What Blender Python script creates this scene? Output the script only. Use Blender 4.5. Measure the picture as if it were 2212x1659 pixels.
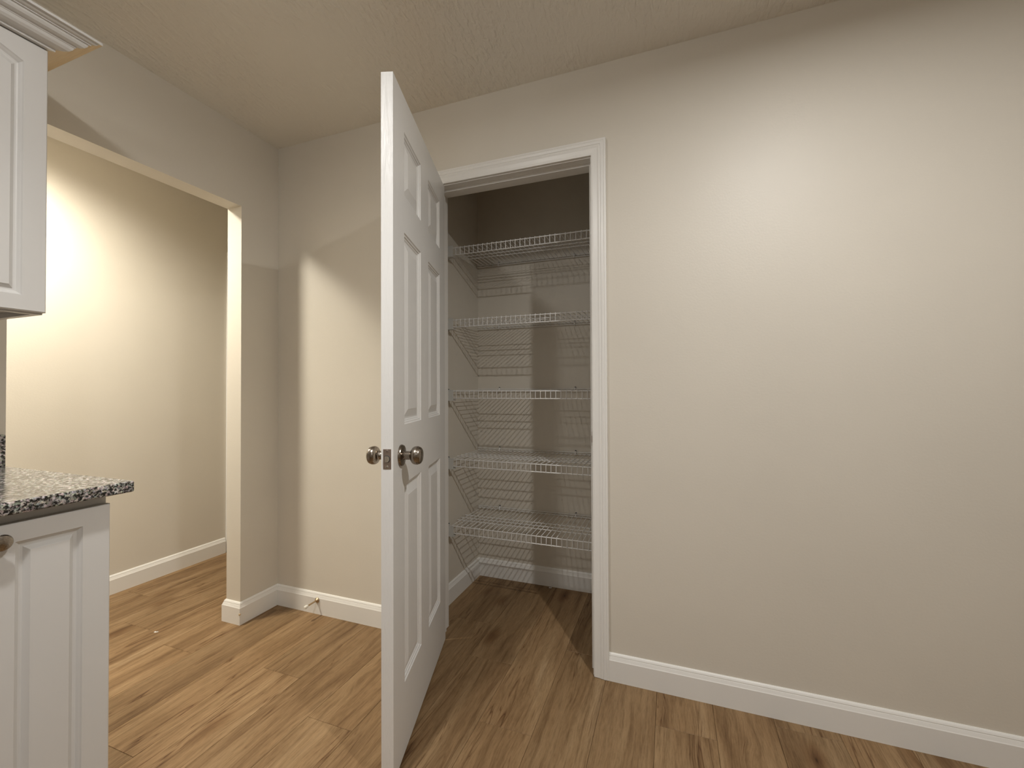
import bpy, bmesh, math, random
from mathutils import Vector, Matrix
random.seed(7)
S = bpy.context.scene
C = bpy.context.collection
for o in list(bpy.data.objects): bpy.data.objects.remove(o)

# ------------------------------------------------------------------ camera
H = 2.408                                   # ceiling height
CAM = Vector((1.9531, -1.6997, 1.1229)); YAW, PIT, ROL, FPX = 0.355, 0.0119, -0.0043, 926.26
F = Vector((-math.sin(YAW)*math.cos(PIT), math.cos(YAW)*math.cos(PIT), math.sin(PIT)))
r0 = F.cross(Vector((0, 0, 1))).normalized(); u0 = r0.cross(F)
cr, sr = math.cos(ROL), math.sin(ROL)
RX = cr*r0 + sr*u0; UX = -sr*r0 + cr*u0
cd = bpy.data.cameras.new('camera'); cam = bpy.data.objects.new('camera', cd); C.objects.link(cam)
cd.sensor_width = 36.0; cd.lens = FPX/2212*36.0; cd.clip_start = 0.02
cam.matrix_world = Matrix(((RX.x, UX.x, -F.x, CAM.x), (RX.y, UX.y, -F.y, CAM.y), (RX.z, UX.z, -F.z, CAM.z), (0, 0, 0, 1)))
S.camera = cam

# ------------------------------------------------------------------ light and exposure
wd = bpy.data.worlds.new('world'); S.world = wd; wd.use_nodes = True
wd.node_tree.nodes['Background'].inputs[0].default_value = (0.9, 0.95, 1.0, 1)
wd.node_tree.nodes['Background'].inputs[1].default_value = 0.02
S.view_settings.view_transform = 'Standard'; S.view_settings.look = 'None'
S.view_settings.gamma = 1.0; S.view_settings.use_curve_mapping = False
S.view_settings.exposure = 0.14
KITCHEN = (1.0, 0.985, 0.955); HALLC = (1.0, 0.935, 0.80); COOL = (0.96, 0.98, 1.0)
LIGHTS = [  # kind, x, y, drop below the ceiling, watts, lamp size, colour, label
    ('POINT', 1.125, -1.47, 0.065, 7.5, 0.025, KITCHEN, 'small bulb ceiling light over the open pantry door'),
    ('AREA', 2.44, -1.15, 0.05, 22.0, 0.055, KITCHEN, 'round white recessed ceiling light facing the bare wall'),
    ('SPOT', -0.526, -0.84, 0.008, 262.0, 0.11, HALLC, 'round warm recessed ceiling light in the side hall'),
    ('POINT', 2.2, -3.2, 0.2, 8.0, 0.12, COOL, 'added fill light further back in the kitchen'),  # added unseen fill lamp, lifts the ceiling and upper walls
]

# ------------------------------------------------------------------ materials
def mat(name):
    m = bpy.data.materials.new(name); m.use_nodes = True
    nt = m.node_tree; b = nt.nodes['Principled BSDF']
    return m, nt, b
def N(nt, t, **kw):
    n = nt.nodes.new(t)
    for k, v in kw.items():
        if k in n.inputs: n.inputs[k].default_value = v
        else: setattr(n, k, v)
    return n
def L(nt, a, ao, b, bi): nt.links.new(a.outputs[ao], b.inputs[bi])
def ramp(nt, stops):
    r = nt.nodes.new('ShaderNodeValToRGB'); e = r.color_ramp.elements
    while len(e) < len(stops): e.new(0.5)
    for i, (p, c) in enumerate(stops):
        e[i].position = p; e[i].color = (*c, 1) if len(c) == 3 else c
    return r
def paint(name, col, rough, bump=0.0, scale=300.0, var=0.02, detail=3.0, dist=0.001):
    m, nt, b = mat(name)
    tc = N(nt, 'ShaderNodeTexCoord')
    n1 = N(nt, 'ShaderNodeTexNoise', Scale=2.3, Detail=3.0); L(nt, tc, 'Object', n1, 'Vector')
    r = ramp(nt, [(0.3, tuple(c*(1-var) for c in col)), (0.7, tuple(min(1, c*(1+var)) for c in col))])
    L(nt, n1, 'Fac', r, 'Fac'); L(nt, r, 'Color', b, 'Base Color')
    b.inputs['Roughness'].default_value = rough
    if bump:
        n2 = N(nt, 'ShaderNodeTexNoise', Scale=scale, Detail=detail); L(nt, tc, 'Object', n2, 'Vector')
        bp = N(nt, 'ShaderNodeBump', Strength=bump, Distance=dist); L(nt, n2, 'Fac', bp, 'Height'); L(nt, bp, 'Normal', b, 'Normal')
    return m
M = {}
M['wall'] = paint('wall_paint', (0.675, 0.63, 0.55), 0.48, 0.25, 140.0)
M['trim'] = paint('trim_paint', (0.80, 0.785, 0.75), 0.34, 0.05, 200.0, 0.01)
M['cab'] = paint('cabinet_paint', (0.61, 0.60, 0.585), 0.38, 0.04, 260.0, 0.01)
M['plastic'] = paint('grey_plastic', (0.60, 0.60, 0.575), 0.4, 0, 1, 0.01)
M['wire'] = paint('white_wire_coating', (0.76, 0.75, 0.73), 0.35, 0, 1, 0.01)
M['rubber'] = paint('white_rubber', (0.78, 0.75, 0.68), 0.6, 0, 1, 0.01)
M['black'] = paint('dark_steel_and_hole_shade', (0.03, 0.03, 0.03), 0.5, 0, 1, 0.01)  # dark screws, and the shade painted in for small holes
M['rawwood'] = paint('bare_pale_wood', (0.72, 0.57, 0.36), 0.5, 0.2, 90, 0.08)
M['caseinside'] = paint('cabinet_inside', (0.55, 0.42, 0.26), 0.5, 0, 1, 0.05)
def ceiling_mat():
    m, nt, b = mat('textured_ceiling')
    tc = N(nt, 'ShaderNodeTexCoord')
    mp = N(nt, 'ShaderNodeMapping'); mp.inputs['Scale'].default_value = (1.0, 0.38, 1.0); mp.inputs['Rotation'].default_value = (0, 0, 0.25)
    L(nt, tc, 'Object', mp, 'Vector')
    n = N(nt, 'ShaderNodeTexNoise', Scale=56.0, Detail=4.0, Distortion=0.3); L(nt, mp, 'Vector', n, 'Vector')
    n2 = N(nt, 'ShaderNodeTexNoise', Scale=3.0, Detail=2.0); L(nt, tc, 'Object', n2, 'Vector')
    mu = N(nt, 'ShaderNodeMath', operation='MULTIPLY'); 
    rp = ramp(nt, [(0.45, (0, 0, 0)), (0.72, (1, 1, 1))]); L(nt, n, 'Fac', rp, 'Fac')
    rp2 = ramp(nt, [(0.35, (0.15, 0.15, 0.15)), (0.65, (1, 1, 1))]); L(nt, n2, 'Fac', rp2, 'Fac')
    L(nt, rp, 'Color', mu, 0); L(nt, rp2, 'Color', mu, 1)
    bp = N(nt, 'ShaderNodeBump', Strength=0.75, Distance=0.0055); L(nt, mu, 'Value', bp, 'Height'); L(nt, bp, 'Normal', b, 'Normal')
    b.inputs['Base Color'].default_value = (0.81, 0.78, 0.715, 1); b.inputs['Roughness'].default_value = 0.7
    return m
M['ceiling'] = ceiling_mat()
def wood_mat():
    m, nt, b = mat('oak_vinyl_plank')
    tc = N(nt, 'ShaderNodeTexCoord'); oi = N(nt, 'ShaderNodeObjectInfo')
    mul = N(nt, 'ShaderNodeMath', operation='MULTIPLY'); mul.inputs[1].default_value = 53.0; L(nt, oi, 'Random', mul, 0)
    cmb = N(nt, 'ShaderNodeCombineXYZ'); L(nt, mul, 0, cmb, 'X'); L(nt, mul, 0, cmb, 'Y')
    add = N(nt, 'ShaderNodeVectorMath', operation='ADD'); L(nt, tc, 'Object', add, 0); L(nt, cmb, 0, add, 1)
    # knots: sparse stretched cells that also bend the grain
    mk = N(nt, 'ShaderNodeMapping'); mk.inputs['Scale'].default_value = (6.5, 2.6, 1.0); L(nt, add, 0, mk, 'Vector')
    vk = N(nt, 'ShaderNodeTexVoronoi', Scale=1.0); L(nt, mk, 'Vector', vk, 'Vector')
    kn = ramp(nt, [(0.0, (1, 1, 1)), (0.26, (0.0, 0.0, 0.0))]); L(nt, vk, 'Distance', kn, 'Fac')
    # warp x
    sep = N(nt, 'ShaderNodeSeparateXYZ'); L(nt, add, 0, sep, 0)
    wm = N(nt, 'ShaderNodeMapping'); wm.inputs['Scale'].default_value = (7.0, 2.0, 1.0); L(nt, add, 0, wm, 'Vector')
    wn = N(nt, 'ShaderNodeTexNoise', Scale=1.0, Detail=2.0); L(nt, wm, 'Vector', wn, 'Vector')
    w1 = N(nt, 'ShaderNodeMath', operation='MULTIPLY_ADD'); w1.inputs[1].default_value = 0.05; L(nt, wn, 'Fac', w1, 0); L(nt, sep, 'X', w1, 2)
    w2 = N(nt, 'ShaderNodeMath', operation='MULTIPLY_ADD'); w2.inputs[1].default_value = 0.02; L(nt, kn, 'Color', w2, 0); L(nt, w1, 0, w2, 2)
    cv = N(nt, 'ShaderNodeCombineXYZ'); L(nt, w2, 0, cv, 'X'); L(nt, sep, 'Y', cv, 'Y')
    def noise(sx, sy, det, dist=0.0, rough=0.55):
        mp = N(nt, 'ShaderNodeMapping'); mp.inputs['Scale'].default_value = (sx, sy, 1.0); L(nt, cv, 0, mp, 'Vector')
        n = N(nt, 'ShaderNodeTexNoise', Scale=1.0, Detail=det, Distortion=dist, Roughness=rough); L(nt, mp, 'Vector', n, 'Vector'); return n
    broad = noise(15.0, 1.5, 4.0, 0.5)
    mid = noise(62.0, 3.2, 5.0, 0.5, 0.65)
    fine = noise(330.0, 22.0, 4.0, 0.0, 0.75)
    crack = noise(30.0, 1.5, 2.0, 1.0)
    base = ramp(nt, [(0.25, (0.16, 0.094, 0.044)), (0.45, (0.235, 0.146, 0.073)), (0.62, (0.29, 0.19, 0.10)), (0.8, (0.34, 0.235, 0.134))])
    L(nt, broad, 'Fac', base, 'Fac')
    def mix(kind, fac, a, bcol):
        x = N(nt, 'ShaderNodeMixRGB', blend_type=kind); x.inputs[0].default_value = fac
        nt.links.new(a, x.inputs[1])
        if hasattr(bcol, 'is_linked'): nt.links.new(bcol, x.inputs[2])
        else: x.inputs[2].default_value = (*bcol, 1)
        return x
    rm = ramp(nt, [(0.30, (0.55, 0.49, 0.43)), (0.50, (0.98, 0.98, 0.98)), (0.7, (1.12, 1.12, 1.12))]); L(nt, mid, 'Fac', rm, 'Fac')
    x1 = mix('MULTIPLY', 0.8, base.outputs['Color'], rm.outputs['Color'])
    rf = ramp(nt, [(0.32, (0.66, 0.62, 0.56)), (0.55, (1.04, 1.04, 1.04)), (0.78, (1.25, 1.25, 1.22))]); L(nt, fine, 'Fac', rf, 'Fac')
    x2 = mix('MULTIPLY', 0.75, x1.outputs[0], rf.outputs['Color'])
    rc = ramp(nt, [(0.47, (1, 1, 1)), (0.496, (0.62, 0.55, 0.5)), (0.5, (0.30, 0.22, 0.17)), (0.504, (0.62, 0.55, 0.5)), (0.53, (1, 1, 1))]); L(nt, crack, 'Fac', rc, 'Fac')
    gate = noise(9.0, 1.1, 1.0); rg = ramp(nt, [(0.47, (0, 0, 0)), (0.60, (1, 1, 1))]); L(nt, gate, 'Fac', rg, 'Fac')
    x3 = mix('MULTIPLY', 1.0, x2.outputs[0], rc.outputs['Color']); L(nt, rg, 'Color', x3, 0)
    rk = ramp(nt, [(0.0, (1, 1, 1)), (0.5, (0.70, 0.62, 0.55)), (0.86, (0.42, 0.33, 0.27)), (0.95, (0.16, 0.11, 0.08))]); L(nt, kn, 'Color', rk, 'Fac')
    g2 = ramp(nt, [(0.46, (0, 0, 0)), (0.52, (1, 1, 1))]); L(nt, vk, 'Color', g2, 'Fac')
    x4 = mix('MULTIPLY', 1.0, x3.outputs[0], rk.outputs['Color']); L(nt, g2, 'Color', x4, 0)
    hv = N(nt, 'ShaderNodeHueSaturation'); mr = N(nt, 'ShaderNodeMapRange'); mr.inputs['To Min'].default_value = 0.88; mr.inputs['To Max'].default_value = 1.12
    L(nt, oi, 'Random', mr, 'Value'); L(nt, mr, 0, hv, 'Value'); L(nt, x4, 0, hv, 'Color'); L(nt, hv, 0, b, 'Base Color')
    b.inputs['Roughness'].default_value = 0.52
    b.inputs['Specular IOR Level'].default_value = 0.2
    bp = N(nt, 'ShaderNodeBump', Strength=0.25, Distance=0.0006); L(nt, fine, 'Fac', bp, 'Height'); L(nt, bp, 'Normal', b, 'Normal')
    return m
M['wood'] = wood_mat()
M['seam'] = paint('plank_core', (0.06, 0.04, 0.025), 0.8, 0, 1, 0.01)
def granite_mat():
    m, nt, b = mat('speckled_granite')
    tc = N(nt, 'ShaderNodeTexCoord')
    n1 = N(nt, 'ShaderNodeTexNoise', Scale=135.0, Detail=4.0, Roughness=0.65, Distortion=0.4); L(nt, tc, 'Object', n1, 'Vector')
    n2 = N(nt, 'ShaderNodeTexNoise', Scale=85.0, Detail=3.0, Distortion=0.8); L(nt, tc, 'Object', n2, 'Vector')
    v = N(nt, 'ShaderNodeTexVoronoi', Scale=210.0); L(nt, tc, 'Object', v, 'Vector')
    r1 = ramp(nt, [(0.41, (0.010, 0.010, 0.009)), (0.46, (0.06, 0.05, 0.042)), (0.52, (0.33, 0.29, 0.24)), (0.68, (0.60, 0.55, 0.47))]); L(nt, n1, 'Fac', r1, 'Fac')
    r2 = ramp(nt, [(0.40, (0.28, 0.24, 0.20)), (0.55, (1, 1, 1))]); L(nt, n2, 'Fac', r2, 'Fac')
    x = N(nt, 'ShaderNodeMixRGB', blend_type='MULTIPLY'); x.inputs[0].default_value = 0.8; L(nt, r1, 'Color', x, 1); L(nt, r2, 'Color', x, 2)
    y = N(nt, 'ShaderNodeMixRGB', blend_type='OVERLAY'); y.inputs[0].default_value = 0.35; L(nt, x, 0, y, 1); L(nt, v, 'Color', y, 2)
    hs = N(nt, 'ShaderNodeHueSaturation'); hs.inputs['Saturation'].default_value = 0.4; L(nt, y, 0, hs, 'Color')
    L(nt, hs, 0, b, 'Base Color'); b.inputs['Roughness'].default_value = 0.16
    return m
M['granite'] = granite_mat()
def metal(name, col, rough):
    m, nt, b = mat(name)
    tc = N(nt, 'ShaderNodeTexCoord'); n = N(nt, 'ShaderNodeTexNoise', Scale=600.0, Detail=2.0); L(nt, tc, 'Object', n, 'Vector')
    r = ramp(nt, [(0.3, (rough*0.8,)*3), (0.7, (rough*1.25,)*3)]); L(nt, n, 'Fac', r, 'Fac'); L(nt, r, 'Color', b, 'Roughness')
    b.inputs['Base Color'].default_value = (*col, 1); b.inputs['Metallic'].default_value = 1.0
    return m
M['nickel'] = metal('satin_nickel', (0.30, 0.262, 0.222), 0.25)
M['plate'] = metal('brushed_plate', (0.50, 0.43, 0.40), 0.38)
M['screw'] = metal('bright_screw', (0.85, 0.84, 0.83), 0.25)
M['brass'] = metal('dull_brass', (0.50, 0.38, 0.24), 0.35)
def door_mat():
    m, nt, b = mat('door_paint')
    tc = N(nt, 'ShaderNodeTexCoord'); mp = N(nt, 'ShaderNodeMapping'); mp.inputs['Scale'].default_value = (150.0, 150.0, 16.0); L(nt, tc, 'Object', mp, 'Vector')
    n = N(nt, 'ShaderNodeTexNoise', Scale=1.0, Detail=3.0, Distortion=1.2); L(nt, mp, 'Vector', n, 'Vector')
    r = ramp(nt, [(0.48, (0, 0, 0)), (0.6, (1, 1, 1))]); L(nt, n, 'Fac', r, 'Fac')
    bp = N(nt, 'ShaderNodeBump', Strength=0.35, Distance=0.0006); L(nt, r, 'Color', bp, 'Height'); L(nt, bp, 'Normal', b, 'Normal')
    b.inputs['Base Color'].default_value = (0.79, 0.785, 0.77, 1); b.inputs['Roughness'].default_value = 0.36
    return m
M['door'] = door_mat()
def emit(name, col, s):
    m, nt, b = mat(name); b.inputs['Emission Color'].default_value = (*col, 1); b.inputs['Emission Strength'].default_value = s
    b.inputs['Base Color'].default_value = (0.9, 0.9, 0.9, 1); return m
M['lens'] = emit('light_lens', (1.0, 0.93, 0.83), 4.0)

# ------------------------------------------------------------------ mesh helpers
def obj(name, bm, m, parent=None, smooth=False):
    bmesh.ops.recalc_face_normals(bm, faces=bm.faces)
    me = bpy.data.meshes.new(name); bm.to_mesh(me); bm.free()
    me.materials.append(M[m] if isinstance(m, str) else m)
    if smooth:
        me.shade_smooth()
        try: me.set_sharp_from_angle(angle=math.radians(38))
        except Exception: pass
    o = bpy.data.objects.new(name, me); C.objects.link(o)
    if parent: o.parent = parent
    return o
def tag(o, label, cat, group=None, kind=None):
    o['label'] = label; o['category'] = cat
    if group: o['group'] = group
    if kind: o['kind'] = kind
    return o
def thing(name, label, cat, loc=(0, 0, 0), rotz=0.0, group=None, kind=None):
    o = bpy.data.objects.new(name, None); C.objects.link(o); o.location = loc; o.rotation_euler = (0, 0, rotz); o.empty_display_size = 0.1
    return tag(o, label, cat, group, kind)
def box(bm, x0, x1, y0, y1, z0, z1, bevel=0.0):
    vs = [bm.verts.new((x, y, z)) for z in (z0, z1) for y in (y0, y1) for x in (x0, x1)]
    fs = [bm.faces.new([vs[i] for i in f]) for f in ((0, 1, 3, 2), (4, 6, 7, 5), (0, 4, 5, 1), (2, 3, 7, 6), (0, 2, 6, 4), (1, 5, 7, 3))]
    if bevel:
        es = {e for f in fs for e in f.edges}
        bmesh.ops.bevel(bm, geom=list(es), offset=bevel, segments=2, affect='EDGES', profile=0.5)
    return bm
def B(*a, **k): return box(bmesh.new(), *a, **k)
def lathe(bm, prof, axis='z', origin=(0, 0, 0), seg=32):
    """prof: list of (radius, height along axis)"""
    O = Vector(origin); rings = []
    for r, h in prof:
        ring = []
        for i in range(seg):
            a = 2*math.pi*i/seg; c, s = r*math.cos(a), r*math.sin(a)
            p = {'z': (c, s, h), 'x': (h, c, s), 'y': (c, h, s)}[axis]
            ring.append(bm.verts.new(O + Vector(p)))
        rings.append(ring)
    for a, b in zip(rings, rings[1:]):
        for i in range(seg): bm.faces.new((a[i], a[(i+1) % seg], b[(i+1) % seg], b[i]))
    for ring in (rings[0], rings[-1]):
        if len({tuple(round(x, 7) for x in v.co) for v in ring}) > 2: bm.faces.new(ring)
    bmesh.ops.remove_doubles(bm, verts=bm.verts[:], dist=1e-6)
    return bm
def tube(bm, pts, r, seg=6):
    pts = [Vector(p) for p in pts]; rings = []
    for i, p in enumerate(pts):
        a = (pts[i]-pts[i-1]).normalized() if i else (pts[1]-pts[0]).normalized()
        b = (pts[i+1]-pts[i]).normalized() if i < len(pts)-1 else a
        t = (a+b).normalized(); k = 1/max(0.5, t.dot(b))
        ref = Vector((0, 0, 1)) if abs(t.z) < 0.7 and abs(pts[-1].z-pts[0].z) < 1e-9 or abs(t.x) > 0.9 else Vector((1, 0, 0))
        e1 = t.cross(ref).normalized(); e2 = t.cross(e1).normalized()
        rings.append([bm.verts.new(p + r*(math.cos(2*math.pi*j/seg)*e1 + math.sin(2*math.pi*j/seg)*e2*1.0)) for j in range(seg)])
    for a, b in zip(rings, rings[1:]):
        for j in range(seg): bm.faces.new((a[j], a[(j+1) % seg], b[(j+1) % seg], b[j]))
    bm.faces.new(rings[0]); bm.faces.new(rings[-1])
    return bm
def sweep(bm, path, prof, side=1, e0=None, e1=None):
    """path: xy points; prof: (offset, z) closed polygon; offset goes to the left of travel when side=1; e0/e1 override the end offset direction"""
    P = [Vector((p[0], p[1])) for p in path]; n = len(P); ms = []
    def nor(a, b):
        d = (b-a).normalized(); return Vector((-d.y, d.x))*side
    for i in range(n):
        if i == 0: m = nor(P[0], P[1])
        elif i == n-1: m = nor(P[-2], P[-1])
        else:
            a, b = nor(P[i-1], P[i]), nor(P[i], P[i+1]); m = (a+b)/(1+a.dot(b))
        ms.append(m)
    if e0: ms[0] = Vector(e0)
    if e1: ms[-1] = Vector(e1)
    rings = [[bm.verts.new((p.x+m.x*o, p.y+m.y*o, z)) for o, z in prof] for p, m in zip(P, ms)]
    k = len(prof)
    for a, b in zip(rings, rings[1:]):
        for j in range(k): bm.faces.new((a[j], a[(j+1) % k], b[(j+1) % k], b[j]))
    bm.faces.new(rings[0]); bm.faces.new(rings[-1])
    return bm

# ------------------------------------------------------------------ the room shell
YJ, TL, ZH = -0.2085, 0.0944, 2.0192        # hall opening: far jamb, wall thickness, head height
YS = -0.991                                 # hall opening: near jamb
XH = -0.958                                 # far wall of the hall
PL, PB, PR = 0.8485, 0.684, 1.772           # pantry inside
TB = 0.115                                  # thickness of the wall with the pantry door
JL, JR, JZ = 0.955, 1.659, 2.042            # faces of the door jamb
RXM, RYM = 4.3, -4.2                        # far sides of the kitchen

def struct(name, bm, m, label, cat, parent=None):
    o = obj(name, bm, m, parent)
    return tag(o, label, cat, kind='structure')
JT = 0.019
bm = bmesh.new()
box(bm, 0.0, JL-JT, 0, TB, 0, H); box(bm, JR+JT, RXM, 0, TB, 0, H); box(bm, JL-JT, JR+JT, 0, TB, JZ+JT, H)
struct('wall_back', bm, 'wall', 'beige painted wall around the pantry doorway', 'wall')
bm = bmesh.new()
box(bm, -TL, 0, YJ, 1.2, 0, H); box(bm, -TL, 0, RYM, YS, 0, H); box(bm, -TL, 0, YS, YJ, ZH, H)
struct('wall_left', bm, 'wall', 'beige wall with the plain uncased opening into the hall', 'wall')
struct('wall_right', B(RXM, RXM+0.1, RYM, TB, 0, H), 'wall', 'beige kitchen wall far along from the pantry', 'wall')
struct('wall_front', B(-TL, RXM+0.1, RYM-0.1, RYM, 0, H), 'wall', 'beige kitchen wall opposite the pantry door', 'wall')
struct('wall_hall', B(XH-0.1, XH, -2.6, 1.2, 0, H), 'wall', 'warmly lit beige wall of the hall beyond the opening', 'wall')
struct('wall_hall_end', B(XH-0.1, 0, 1.2, 1.3, 0, H), 'wall', 'beige end wall of the hall', 'wall')
struct('wall_hall_start', B(XH-0.1, -TL, -2.7, -2.6, 0, H), 'wall', 'beige wall closing the near end of the hall', 'wall')
struct('wall_pantry_left', B(PL-0.08, PL, TB, PB+0.08, 0, H), 'wall', 'shaded beige pantry wall next to the door hinges', 'wall')
struct('wall_pantry_back', B(PL, PR, PB, PB+0.08, 0, H), 'wall', 'shaded beige back wall of the pantry behind the shelves', 'wall')
struct('wall_pantry_right', B(PR, PR+0.08, TB, PB+0.08, 0, H), 'wall', 'shaded beige pantry wall next to the strike plate', 'wall')
struct('ceiling', B(XH-0.1, RXM+0.1, RYM-0.1, 1.3, H, H+0.1), 'ceiling', 'beige ceiling with a brushed texture', 'ceiling')

# floor: oak vinyl planks, each its own piece
floor = struct('floor', B(XH-0.1, RXM+0.1, RYM-0.1, 1.3, -0.06, -0.0045), 'seam', 'brown oak-look vinyl plank floor', 'floor')
PW, PLN, GAP = 0.187, 1.22, 0.0007
def plank_mesh(w, l):
    bm = bmesh.new(); b = 0.0009; h = 0.0046
    z = [(-w/2, -l/2), (w/2, -l/2), (w/2, l/2), (-w/2, l/2)]
    lo = [bm.verts.new((x, y, -h)) for x, y in z]; mi = [bm.verts.new((x, y, -b)) for x, y in z]
    hi = [bm.verts.new((x-math.copysign(b, x), y-math.copysign(b, y), 0)) for x, y in z]
    for a, c in ((lo, mi), (mi, hi)):
        for i in range(4): bm.faces.new((a[i], a[(i+1) % 4], c[(i+1) % 4], c[i]))
    bm.faces.new(hi); bmesh.ops.recalc_face_normals(bm, faces=bm.faces)
    me = bpy.data.meshes.new('plank'); bm.to_mesh(me); bm.free(); me.materials.append(M['wood']); return me
known = {0: -0.180, -3: -0.366, -6: -0.550, -8: -0.411, -13: -0.392, -1: -0.90, -2: 0.12, -4: -0.05, -5: -1.02, -7: -0.98, -9: -0.86, -10: -0.05, 1: -0.62, 2: -0.05, 3: -0.75}
full = plank_mesh(PW-GAP, PLN-GAP); cache = {}
def plank(xc, y0, y1, w=PW):
    l = y1-y0
    if l < 0.02: return
    if abs(l-PLN) < 1e-4 and w == PW: me = full
    else:
        k = (round(l, 3), round(w, 3))
        if k not in cache: cache[k] = plank_mesh(w-GAP, l-GAP)
        me = cache[k]
    o = bpy.data.objects.new('plank', me); C.objects.link(o); o.location = (xc, (y0+y1)/2, 0); o.parent = floor
for k in range(-16, 13):
    x0 = 1.895 + k*PW
    if x0+PW < XH or x0 > RXM: continue
    xa, xb = max(x0, XH), min(x0+PW, RXM)
    xc = (xa+xb)/2; w = PW if xb-xa > PW-1e-6 else xb-xa
    if xc < 0: ylo, yhi = -2.6, 1.2
    elif PL-0.02 < xb and xa < PR+0.02: ylo, yhi = RYM, PB
    else: ylo, yhi = RYM, 0.0
    e = known.get(k, -random.uniform(0, PLN))
    while e > ylo: e -= PLN
    while e < yhi:
        plank(xc, max(e, ylo), min(e+PLN, yhi), w); e += PLN

# baseboards
BB = [(0, 0), (0.014, 0), (0.014, 0.079), (0.0125, 0.0815), (0.0085, 0.0920), (0.0078, 0.0925), (0.0078, 0.0955), (0.0055, 0.1000), (0.0025, 0.1035), (0, 0.1035)]
def baseboard(name, path, side, label, e0=None, e1=None):
    o = struct(name, sweep(bmesh.new(), path, BB, side, e0, e1), 'trim', label, 'baseboard')
    return o
CW = 0.058; CLO = JL-0.004-CW; CRO = JR+0.004+CW   # casing outer edges
bl = baseboard('baseboard_left', [(-TL, 1.2), (-TL, YJ), (0, YJ), (0, 0)], -1, 'white baseboard wrapping the end of the short wall stub', e1=(1, -1))
baseboard('baseboard_back', [(0, 0), (CLO, 0)], -1, 'white baseboard between the corner and the pantry door casing', e0=(1, -1))
baseboard('baseboard_right', [(CRO, 0), (RXM, 0)], -1, 'white baseboard along the bare wall beside the pantry')
baseboard('baseboard_hall', [(XH, -2.6), (XH, 0.405)], -1, 'white baseboard along the far hall wall')
baseboard('baseboard_pantry_left', [(PL, TB), (PL, PB)], -1, 'white baseboard on the pantry wall by the hinges', e1=(1, -1))
baseboard('baseboard_pantry_back', [(PL, PB), (PR, PB)], -1, 'white baseboard along the pantry back wall', e0=(1, -1))
# worn chip on the outer corner of the baseboard
bm = bmesh.new(); bmesh.ops.create_icosphere(bm, subdivisions=1, radius=0.0055); bmesh.ops.scale(bm, vec=(1, 1, 1.1), verts=bm.verts[:])
bmesh.ops.translate(bm, vec=(0.0125, YJ-0.0125, 0.052), verts=bm.verts[:])
obj('worn_chip', bm, 'caseinside', bl)['label'] = 'brown chipped spot on the baseboard corner'

# casing and jamb of the pantry doorway
trim = thing('trim_1', 'white door casing and jamb around the pantry doorway', 'door casing', (0, 0, 0), kind='structure')
CP = [(0, 0), (0, -0.011), (0.006, -0.0125), (0.010, -0.0125), (0.024, -0.0140), (0.032, -0.0165), (0.035, -0.0150), (0.038, -0.0172), (0.046, -0.0180), (0.0485, -0.0165), (0.0515, -0.0180), (CW, -0.0165), (CW, 0)]
def casing(name, kind):
    bm = bmesh.new(); rings = []
    zi = JZ+0.004
    for t in (0, 1):
        ring = []
        for o, y in CP:
            if kind == 'left': p = (JL-0.004-o, y, 0 if t == 0 else zi+o)
            elif kind == 'right': p = (JR+0.004+o, y, 0.002 if t == 0 else zi+o)
            else: p = (JL-0.004-o if t == 0 else JR+0.004+o, y, zi+o)
            ring.append(bm.verts.new(p))
        rings.append(ring)
    n = len(CP)
    for j in range(n): bm.faces.new((rings[0][j], rings[0][(j+1) % n], rings[1][(j+1) % n], rings[1][j]))
    bm.faces.new(rings[0]); bm.faces.new(rings[1])
    return obj(name, bm, 'trim', trim)
for k in ('left', 'head', 'right'): casing('casing', k)
obj('jamb', B(JL-JT, JL, 0.0, TB, 0, JZ+JT), 'trim', trim)
jr = obj('jamb', B(JR, JR+JT, 0.0, TB, 0.002, JZ+JT), 'trim', trim)
obj('head_jamb', B(JL, JR, 0.0, TB, JZ, JZ+JT), 'trim', trim)
for a in ((JL, JL+0.011, 0.038, 0.073, 0, JZ), (JR-0.011, JR, 0.038, 0.073, 0.002, JZ), (JL+0.011, JR-0.011, 0.038, 0.073, JZ-0.011, JZ)):
    obj('door_stop_strip', B(*a), 'trim', trim)
# strike plate on the jamb
bm = bmesh.new(); box(bm, JR-0.0016, JR+0.0002, 0.004, 0.034, 0.896, 0.953)
box(bm, JR-0.0016, JR+0.0002, -0.003, 0.004, 0.911, 0.938)
sp = obj('strike_plate', bm, 'plate', jr)
obj('latch_hole_shade', B(JR-0.0019, JR-0.0005, 0.010, 0.026, 0.906, 0.943), 'black', jr)  # solid black block in place of the shade inside the hole

# casing of another door further down the hall
t2 = thing('trim_2', 'white door casing at the far end of the hall wall', 'door casing', (0, 0, 0), kind='structure')
bm = bmesh.new(); box(bm, XH, XH+0.017, 0.411, 0.469, 0, 2.09, bevel=0.003); obj('casing', bm, 'trim', t2)
bm = bmesh.new(); box(bm, XH, XH+0.0165, 0.469, 1.19, 2.033, 2.09, bevel=0.003); obj('casing', bm, 'trim', t2)

# ------------------------------------------------------------------ the pantry door (open about 73 degrees)
ANG = 1.8734; DW, DT, ZB, ZT = 0.7063, 0.035, 0.010, 2.0385
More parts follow.
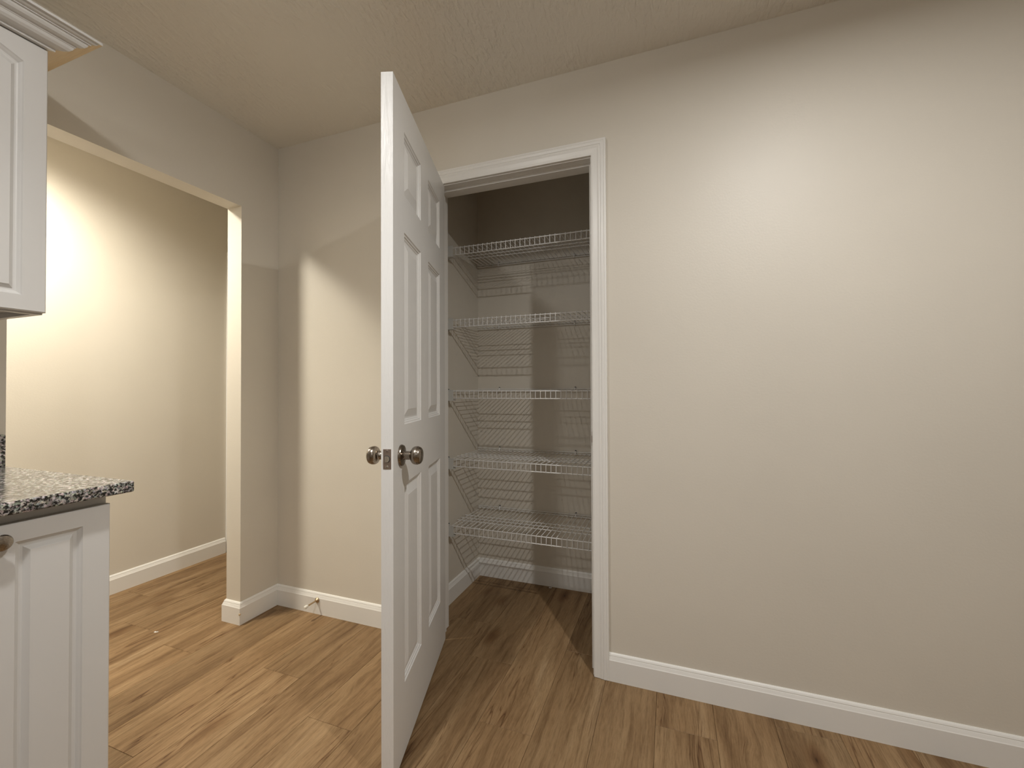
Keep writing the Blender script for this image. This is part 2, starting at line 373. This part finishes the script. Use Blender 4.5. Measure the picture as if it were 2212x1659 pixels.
# local frame: +x from the free edge to the hinge edge, y = 0 on the face toward the pantry side, y > 0 through the leaf
door = thing('door_1', 'white six-panel pantry door standing open', 'door', (1.2101, -0.6707, 0), ANG, kind='structure')
cols = [(0.106, 0.301), (0.408, 0.602)]; rows = [(0.223, 0.832), (1.015, 1.612), (1.725, 1.927)]
bm = bmesh.new()
xs = [0, cols[0][0], cols[0][1], cols[1][0], cols[1][1], DW]; zs = [ZB, rows[0][0], rows[0][1], rows[1][0], rows[1][1], rows[2][0], rows[2][1], ZT]
V = {}
def gv(i, j, s):
    k = (i, j, s)
    if k not in V: V[k] = bm.verts.new((xs[i], DT*s, zs[j]))
    return V[k]
for s in (0, 1):
    for i in range(5):
        for j in range(7):
            if i in (1, 3) and j in (1, 3, 5): continue
            bm.faces.new((gv(i, j, s), gv(i+1, j, s), gv(i+1, j+1, s), gv(i, j+1, s)))
for i in range(5):
    for j in (0, 7): bm.faces.new((gv(i, j, 0), gv(i+1, j, 0), gv(i+1, j, 1), gv(i, j, 1)))
for j in range(7):
    for i in (0, 5): bm.faces.new((gv(i, j, 0), gv(i, j+1, 0), gv(i, j+1, 1), gv(i, j, 1)))
obj('leaf', bm, 'door', door)
PROF = [(0, 0), (0.003, 0.0035), (0.007, 0.0040), (0.0095, 0.0075), (0.013, 0.0082), (0.0155, 0.0105), (0.020, 0.0105), (0.044, 0.0030), (0.0455, 0.0022)]
def panel_mesh(x0, x1, z0, z1, prof, t, two=True):
    bm = bmesh.new()
    def side(f):
        prev = None
        for o, d in prof:
            r = [bm.verts.new((x, f(d), z)) for x, z in ((x0+o, z0+o), (x1-o, z0+o), (x1-o, z1-o), (x0+o, z1-o))]
            if prev:
                for i in range(4): bm.faces.new((prev[i], prev[(i+1) % 4], r[(i+1) % 4], r[i]))
            else: first = r
            prev = r
        bm.faces.new(prev); return first
    a = side(lambda d: d)
    if two:
        b = side(lambda d: t-d)
        for i in range(4): bm.faces.new((a[i], a[(i+1) % 4], b[(i+1) % 4], b[i]))
    return bm
for cx in cols:
    for rz in rows: obj('panel', panel_mesh(cx[0], cx[1], rz[0], rz[1], PROF, DT), 'door', door)
# knobs
KZ = 0.925; KX = 0.070
kprof = [(0.0, 0.0), (0.0325, 0.0), (0.0325, 0.0035), (0.030, 0.0075), (0.0245, 0.0085), (0.0155, 0.0100), (0.0130, 0.0125), (0.0128, 0.0280), (0.0150, 0.0320)]
ball = [(0.0150, 0.0320), (0.0195, 0.0335), (0.0240, 0.0370), (0.0268, 0.0420), (0.0278, 0.0475), (0.0274, 0.0530), (0.0272, 0.0534), (0.0262, 0.0538), (0.0258, 0.0572), (0.0235, 0.0610), (0.0190, 0.0640), (0.0110, 0.0658), (0.0, 0.0662)]
for s in (-1, 1):
    bm = lathe(bmesh.new(), [(r, s*h) for r, h in ball], 'y', (KX, 0 if s < 0 else DT, KZ), 40)
    k = obj('door_knob', bm, 'nickel', door, True)
    bm = lathe(bmesh.new(), [(r, s*h) for r, h in kprof], 'y', (KX, 0 if s < 0 else DT, KZ), 40)
    obj('rosette', bm, 'nickel', k, True)
bm = bmesh.new(); lathe(bm, [(0.0035, 0.0), (0.0035, 0.0006), (0, 0.0006)], 'y', (0, 0, 0), 12)
# latch plate on the free edge
lp = obj('latch_plate', B(-0.0012, 0.0005, 0.006, 0.029, 0.8965, 0.9535, bevel=0.0004), 'plate', door)
bm = bmesh.new()
pts = [(-0.0045, 0.0015)] + [(0.0062*math.cos(a), 0.0095*math.sin(a)) for a in [math.radians(x) for x in range(-80, 81, 20)]]
pts = [(-0.005, -0.0085)] + [(0.001+0.0062*math.cos(math.radians(x)), 0.0088*math.sin(math.radians(x))) for x in range(-90, 91, 18)] + [(-0.005, 0.0085)]
fr = [bm.verts.new((-0.0075 if y < 0.001 else -0.0045, 0.0175-y, 0.925+z)) for y, z in pts]
bk = [bm.verts.new((0.0, 0.0175-y, 0.925+z)) for y, z in pts]
n = len(pts)
for i in range(n): bm.faces.new((fr[i], fr[(i+1) % n], bk[(i+1) % n], bk[i]))
bm.faces.new(fr); bm.faces.new(bk)
obj('latch_bolt', bm, 'screw', lp)
bm = bmesh.new()
op = [(-0.0075, -0.0098), (-0.001, -0.0102)] + [(0.001+0.0078*math.cos(math.radians(x)), 0.0102*math.sin(math.radians(x))) for x in range(-75, 76, 15)] + [(-0.001, 0.0102), (-0.0075, 0.0098)]
lathe_f = [bm.verts.new((-0.0016, 0.0175-y, 0.925+z)) for y, z in op]; lathe_b = [bm.verts.new((-0.001, 0.0175-y, 0.925+z)) for y, z in op]
for i in range(len(op)): bm.faces.new((lathe_f[i], lathe_f[(i+1) % len(op)], lathe_b[(i+1) % len(op)], lathe_b[i]))
bm.faces.new(lathe_f); bm.faces.new(lathe_b)
obj('bolt_opening_shade', bm, 'black', lp)  # flat black plate, paints the shade around the bolt
for z, mm in ((0.9025, 'screw'), (0.9470, 'plate')):
    sc = obj('screw', lathe(bmesh.new(), [(0.0042, -0.0012), (0.0040, -0.0022), (0.0018, -0.0025), (0, -0.0025)], 'x', (0, 0.0175, z), 16), mm, lp, True)
    obj('screw_recess_shade', lathe(bmesh.new(), [(0.0014, -0.0025), (0.0013, -0.0029), (0, -0.0029)], 'x', (0, 0.0175, z), 8), 'black', lp)  # black plug coloured as the shade in the screw head
# hinges
for z in (0.25, 1.05, 1.82):
    bm = bmesh.new(); lathe(bm, [(0.006, -0.045), (0.006, 0.045)], 'z', (DW+0.004, DT+0.004, z), 14)
    h = obj('hinge', bm, 'nickel', door, True)
    obj('hinge_leaf', B(DW-0.0002, DW+0.0018, 0.006, DT+0.002, z-0.044, z+0.044), 'nickel', h)

# ------------------------------------------------------------------ wire shelves in the pantry
FY, BY = 0.293, 0.672
SX0, SX1 = 0.8525, PR-0.004
def copy_obj(o, parent, loc=None):
    c = o.copy(); C.objects.link(c); c.parent = parent
    if loc is not None: c.location = loc
    return c
def make_shelf():
    t = thing('wire_shelf', '', 'shelf')
    rw, rr = 0.0016, 0.0026
    zr = -rw-rr
    for nm, y, z, r in (('front_rail', FY+0.004, zr, rr), ('lip_rail', FY+0.004, -0.041, rr), ('support_rod', 0.402, zr, 0.0022), ('support_rod', 0.449, zr, 0.0022), ('support_rod', 0.498, zr, 0.0022), ('back_rail', BY, zr, rr), ('back_rail', BY, zr+0.0105, 0.002)):
        obj(nm, tube(bmesh.new(), [(SX0, y, z), (SX1, y, z)], r, 8), 'wire', t, True)
    bm = tube(bmesh.new(), [(0, BY+0.003, 0), (0, FY+0.0025, 0), (0, FY+0.0004, -0.0012), (0, FY, -0.004), (0, FY, -0.0435)], rw, 6)
    w0 = obj('deck_wire', bm, 'wire', t, True); x = 0.9298-3*0.02535; first = True
    while x < SX0+0.002: x += 0.02535
    while x < SX1-0.002:
        if first: w0.location = (x, 0, 0); first = False
        else: copy_obj(w0, t, (x, 0, 0))
        x += 0.02535
    # end brackets: open channel that holds the lip of the shelf
    for sgn, xw in ((1, PL), (-1, PR)):
        bm = bmesh.new()
        def bb(a, b, *r):
            x0, x1 = xw+sgn*a, xw+sgn*b; box(bm, min(x0, x1), max(x0, x1), *r)
        y0, y1, z0, z1 = FY-0.014, FY+0.014, -0.0535, 0.0035
        bb(0.0005, 0.0445, y0, y0+0.003, z0, z1); bb(0.0005, 0.0445, y1-0.003, y1, z0, -0.048)
        bb(0.0005, 0.0445, y0+0.003, y1, z0, z0+0.003); bb(0.0005, 0.012, y0+0.003, y1, z1-0.003, z1)
        bb(0.0002, 0.003, y0-0.004, y1+0.012, z0-0.003, z1+0.002)
        br = obj('end_bracket', bm, 'plastic', t); br['label'] = 'small grey plastic end bracket'
        for dy in (-0.008, 0.010):
            sx = xw+sgn*0.006
            obj('screw', lathe(bmesh.new(), [(0.0028, 0), (0.0028, 0.004), (0, 0.0055)], 'z', (sx, FY+dy, z1), 8), 'black', br)
    # clips that hang the back rail on the wall
    for cx in (0.992, 1.45):
        bm = bmesh.new(); tube(bm, [(cx, BY+0.010, 0.016), (cx, BY+0.004, 0.014), (cx, BY-0.0045, 0.006), (cx, BY-0.006, -0.004), (cx, BY, -0.0085)], 0.0035, 6)
        cl = obj('wall_clip', bm, 'wire', t, True)
        obj('screw', lathe(bmesh.new(), [(0.0036, 0.012), (0.0036, 0.004), (0.002, 0.002), (0, 0.002)], 'y', (cx, BY-0.002, 0.015), 8), 'black', cl)
    return t
def copy_tree(o, parent=None):
    c = o.copy(); C.objects.link(c); c.parent = parent
    for ch in kids[o]: copy_tree(ch, c)
    return c
sh = make_shelf()
def allkids(o):
    kids[o] = list(o.children)
    for ch in kids[o]: allkids(ch)
kids = {}; bpy.context.view_layer.update(); allkids(sh)
for i, (z, lab) in enumerate(((1.868, 'topmost white wire shelf in the pantry'), (1.489, 'second white wire shelf from the pantry top'), (1.117, 'middle white wire shelf of the five in the pantry'), (0.762, 'second white wire shelf up from the pantry floor'), (0.414, 'lowest white wire shelf, nearest the pantry floor'))):
    o = sh if i == 0 else copy_tree(sh)
    o.location = (0, 0, z); tag(o, lab, 'shelf', 'wire shelves in the pantry')

# ------------------------------------------------------------------ spring door stop on the baseboard
ds = thing('door_stop', 'small brass door stop with white tip screwed into baseboard', 'door stop', (0.284, -0.014, 0.071))
obj('base', lathe(bmesh.new(), [(0, 0), (0.0125, 0), (0.0125, -0.004), (0.0085, -0.009), (0.0055, -0.012), (0, -0.012)], 'y', (0, 0, 0), 20), 'brass', ds, True)
obj('rod', tube(bmesh.new(), [(0, -0.006, 0), (0, -0.040, -0.0005), (0, -0.070, -0.001)], 0.0040, 10), 'brass', ds, True)
obj('rubber_tip', lathe(bmesh.new(), [(0, -0.062), (0.0060, -0.062), (0.0078, -0.067), (0.0078, -0.077), (0.0058, -0.082), (0, -0.084)], 'y', (0, 0, -0.001), 16), 'rubber', ds, True)
# flakes of white paint lying on the floor
def flake(x, y, s, rot, label):
    bm = bmesh.new(); p = [(-1, -0.25), (-0.2, -0.45), (0.9, -0.2), (1.1, 0.15), (0.1, 0.2), (-0.5, 0.5)]
    lo = [bm.verts.new((a*s, b*s, 0.0002)) for a, b in p]; hi = [bm.verts.new((a*s*0.9, b*s*0.9, 0.0022+0.002*abs(a))) for a, b in p]
    for i in range(6): bm.faces.new((lo[i], lo[(i+1) % 6], hi[(i+1) % 6], hi[i]))
    bm.faces.new(hi); bm.faces.new(lo)
    o = obj('paint_flake', bm, 'trim'); o.location = (x, y, 0); o.rotation_euler = (0, 0, rot); tag(o, label, 'paint flake')
flake(-0.300, -0.395, 0.0085, 0.5, 'tiny white flake lying on the hall floor planks')
flake(1.305, 0.655, 0.008, 0.2, 'tiny white scrap against the pantry baseboard')

# ------------------------------------------------------------------ kitchen cabinets, counter and backsplash
CY = -1.032                       # end of the cabinets
def raised_door(name, y0, y1, z0, z1, xf, parent, pr, arch=0.0, th=0.019, beads=True):
    """slab door facing +x with an inset raised panel; pr = (right stile, left stile, bottom rail, top rail)"""
    pa, pb, pz0, pz1 = y1-pr[0], y0+pr[1], z0+pr[2], z1-pr[3]
    W = pa-pb; n = 14 if arch else 1
    def outline(o):
        pts = [(pb+o, pz0+o), (pa-o, pz0+o)]
        for i in range(n+1):
            t = i/n; y = (pa-o)+(pb-pa+2*o)*t
            pts.append((y, pz1-o+arch*math.sin(math.pi*t)))
        return pts
    bm = bmesh.new(); k = n+3
    outer = outline(0)
    hole = [bm.verts.new((xf, y, z)) for y, z in outer]
    e = 0.0025
    # face ring between the outer rectangle and the panel outline
    R = [bm.verts.new((xf, y, z)) for y, z in ((y0+e, z0+e), (y1-e, z0+e), (y1-e, z1-e), (y0+e, z1-e))]
    bm.faces.new((R[0], R[1], hole[1], hole[0])); bm.faces.new((R[1], R[2], hole[2], hole[1])); bm.faces.new((R[3], R[0], hole[0], hole[-1]))
    top = [bm.verts.new((xf, hole[2+i].co.y, z1-e)) for i in range(1, n)]
    tp = [R[2]]+top+[R[3]]
    for i in range(n): bm.faces.new((tp[i], tp[i+1], hole[3+i], hole[2+i]))
    Q = [bm.verts.new((xf-e, y, z)) for y, z in ((y0, z0), (y1, z0), (y1, z1), (y0, z1))]
    K = [bm.verts.new((xf-th, y, z)) for y, z in ((y0, z0), (y1, z0), (y1, z1), (y0, z1))]
    for a, b in ((0, 1), (1, 2), (3, 0)):
        bm.faces.new((R[a], R[b], Q[b], Q[a]))
    bm.faces.new(list(reversed(tp))+[Q[3], Q[2]][::1] if False else tp+[Q[3], Q[2]])
    for a, b in ((0, 1), (1, 2), (2, 3), (3, 0)): bm.faces.new((Q[a], Q[b], K[b], K[a]))
    bm.faces.new(K)
    d = obj(name, bm, 'cab', parent)
    # the raised panel
    bm = bmesh.new(); prev = None
    for o, dep in ((0, 0), (0.002, 0.0025), (0.005, 0.0050), (0.008, 0.0082), (0.011, 0.0090), (0.0145, 0.0090), (0.0225, 0.0018), (0.0240, 0.0004)):
        r = [bm.verts.new((xf-dep, y, z)) for y, z in outline(o)]
        if prev:
            for i in range(k): bm.faces.new((prev[i], prev[(i+1) % k], r[(i+1) % k], r[i]))
        prev = r
    bm.faces.new(prev)
    obj('raised_panel', bm, 'cab', d)
    return d
# upper cabinet
UZ0, UZ1, UX = 1.336, 2.080, 0.301
uc = thing('upper_cabinet', 'white wall cabinet with arched raised-panel doors and crown moulding', 'cabinet', (0, 0, 0))
bm = bmesh.new(); UY0 = CY-0.80
box(bm, 0.001, UX, CY-0.016, CY, UZ0, UZ1); box(bm, 0.001, UX, UY0, UY0+0.016, UZ0, UZ1)
box(bm, 0.001, UX-0.019, UY0+0.016, CY-0.016, UZ0+0.014, UZ0+0.030); box(bm, 0.001, UX, UY0+0.016, CY-0.016, UZ1-0.016, UZ1)
box(bm, 0.001, 0.008, UY0+0.016, CY-0.016, UZ0+0.030, UZ1-0.016)
box(bm, UX-0.019, UX, UY0+0.016, CY-0.016, UZ0, UZ0+0.038); box(bm, UX-0.019, UX, UY0+0.016, CY-0.016, UZ1-0.05, UZ1-0.016)
obj('body', bm, 'cab', uc)
for y0, y1 in ((CY-0.399, CY-0.0005), (UY0+0.001, CY-0.401)):
    d = raised_door('door', y0, y1, UZ0+0.004, UZ1-0.003, UX+0.021, uc, (0.048, 0.048, 0.042, 0.0625), 0.040)
    ky = y0+0.025 if y1 > CY-0.1 else y1-0.025
    obj('knob', lathe(bmesh.new(), [(0.006, 0), (0.005, 0.012), (0.009, 0.016), (0.0155, 0.020), (0.0160, 0.024), (0.012, 0.0285), (0, 0.030)], 'x', (UX+0.021, ky, UZ0+0.05), 24), 'nickel', d, True)
CRN = [(-0.02, 0), (0.010, 0), (0.010, 0.006), (0.013, 0.0065), (0.022, 0.0075), (0.030, 0.011), (0.0355, 0.0165), (0.0375, 0.021), (0.0385, 0.0235), (0.0405, 0.0245), (0.0410, 0.0275), (0.0470, 0.0280), (0.0540, 0.0315), (0.0585, 0.0375), (0.0600, 0.0425), (0.0640, 0.0425), (0.0640, 0.0455), (0.0700, 0.0465), (0.0740, 0.0490), (0.0750, 0.0515), (0.0820, 0.0515), (0.0820, 0.0585), (-0.02, 0.0585)]
cp = [(o, UZ1-0.001+z) for o, z in CRN]
obj('crown_moulding', sweep(bmesh.new(), [(UX+0.021, UY0), (UX+0.021, CY)], cp, -1, e1=(1, 1)), 'cab', uc)
obj('crown_return', sweep(bmesh.new(), [(UX+0.021, CY), (0.001, CY)], cp, -1, e0=(1, 1)), 'rawwood', uc)['label'] = 'bare wood end piece of the crown moulding'

# base cabinets
CZ0, CZ1 = 0.8625, 0.891
def base_cab(y0, y1, label, doors, knob):
    t = thing('base_cabinet', label, 'cabinet', (0, 0, 0)); X = 0.600
    bm = bmesh.new()
    box(bm, 0.001, X-0.019, y1-0.016, y1, 0, CZ0-0.0005); box(bm, 0.001, X-0.019, y0, y0+0.016, 0, CZ0-0.0005)
    box(bm, 0.001, X-0.019, y0+0.016, y1-0.016, 0.10, 0.116); box(bm, 0.001, 0.008, y0+0.016, y1-0.016, 0.116, CZ0-0.0005)
    obj('body', bm, 'cab', t)
    bm = bmesh.new(); f = X-0.019
    box(bm, f, X, y1-0.038, y1, 0.10, CZ0-0.0005); box(bm, f, X, y0, y0+0.038, 0.10, CZ0-0.0005)
    box(bm, f, X, y0+0.038, y1-0.038, CZ0-0.04, CZ0-0.0005); box(bm, f, X, y0+0.038, y1-0.038, 0.10, 0.138)
    obj('face_frame', bm, 'cab', t)
    obj('toe_kick', B(0.50, 0.512, y0+0.016, y1-0.016, 0, 0.10), 'cab', t)
    for a, b in doors:
        d = raised_door('door', a, b, 0.115, 0.8385, X+0.021, t, (0.054, 0.054, 0.05, 0.042))
        ky = a+0.026 if knob == 'near' else b-0.026
        obj('knob', lathe(bmesh.new(), [(0.0075, 0), (0.0055, 0.004), (0.0055, 0.012), (0.009, 0.016), (0.0165, 0.0195), (0.0175, 0.0225), (0.0155, 0.026), (0.009, 0.0285), (0, 0.0293)], 'x', (X+0.021, ky, 0.806), 28), 'nickel', d, True)
    return t
base_cab(CY-0.2235, CY, 'narrow white base cabinet with raised-panel door and round nickel knob', [(CY-0.2225, CY-0.0005)], 'near')
base_cab(CY-0.81, CY-0.2245, 'wide white base cabinet beyond the narrow one, under the granite', [(CY-0.516, CY-0.2255), (CY-0.809, CY-0.518)], 'far')
ct = obj('granite_countertop', B(0.001, 0.652, CY-0.81, -0.997, CZ0, CZ1, bevel=0.004), 'granite')
tag(ct, 'grey and black speckled granite countertop on white cabinets', 'countertop')
bs = obj('backsplash', B(0.001, 0.021, CY-0.81, -0.998, CZ1, 0.989, bevel=0.0015), 'granite')
tag(bs, 'low speckled granite backsplash standing against the wall', 'backsplash')

# ------------------------------------------------------------------ ceiling lights and added fill
for kind, x, y, dz, w, size, colr, lab in LIGHTS:
    ld = bpy.data.lights.new('lamp', kind); ld.energy = w; ld.color = colr
    if kind == 'AREA': ld.shape = 'DISK'; ld.size = size; ld.spread = math.radians(178); R = size/2+0.003
    else: ld.shadow_soft_size = size; R = size+0.012
    if kind == 'SPOT': ld.spot_size = math.radians(163); ld.spot_blend = 1.0
    if kind == 'POINT':
        t = thing('bulb_and_fill_light', lab, 'ceiling light', (x, y, H))  # the one further back is the added fill lamp
        obj('canopy', lathe(bmesh.new(), [(0, 0), (0.060, 0), (0.060, -0.006), (0.020, -0.014), (0.018, -(dz-size-0.003)), (0, -(dz-size-0.003))], 'z', (0, 0, 0), 32), 'trim', t, True)
    else:
        t = thing('recessed_light', lab, 'ceiling light', (x, y, H)); D = dz-0.008
        if D > 0.01: obj('housing', lathe(bmesh.new(), [(R+0.028, 0), (R+0.028, -D), (R, -D), (R, 0)], 'z', (0, 0, 0), 36), 'trim', t, True)
        obj('trim_ring', lathe(bmesh.new(), [(R, 0), (R, -0.003), (R+0.008, -0.007), (R+0.028, -0.004), (R+0.030, 0)], 'z', (0, 0, -D), 36), 'trim', t, True)
        obj('lens', lathe(bmesh.new(), [(R, -0.0005), (R, -0.0025), (0, -0.003)], 'z', (0, 0, -D), 32), 'lens', t, True)
    lo = bpy.data.objects.new('lamp', ld); C.objects.link(lo); lo.parent = t; lo.location = (0, 0, -dz)
    if kind == 'POINT' and y > -2:          # extra lamps added below the bulb to push more light down
        l3 = bpy.data.lights.new('lamp', 'SPOT'); l3.spot_size = math.radians(126); l3.spot_blend = 1.0; l3.shadow_soft_size = 0.05; l3.energy = 45.0; l3.color = colr
        lo = bpy.data.objects.new('lamp', l3); C.objects.link(lo); lo.parent = t; lo.location = (0, 0, -dz-size-0.004)
        l2 = bpy.data.lights.new('lamp', 'AREA'); l2.shape = 'DISK'; l2.size = 0.05; l2.energy = 2.5; l2.color = colr
        lo = bpy.data.objects.new('lamp', l2); C.objects.link(lo); lo.parent = t; lo.location = (0, 0, -dz-size-0.004)
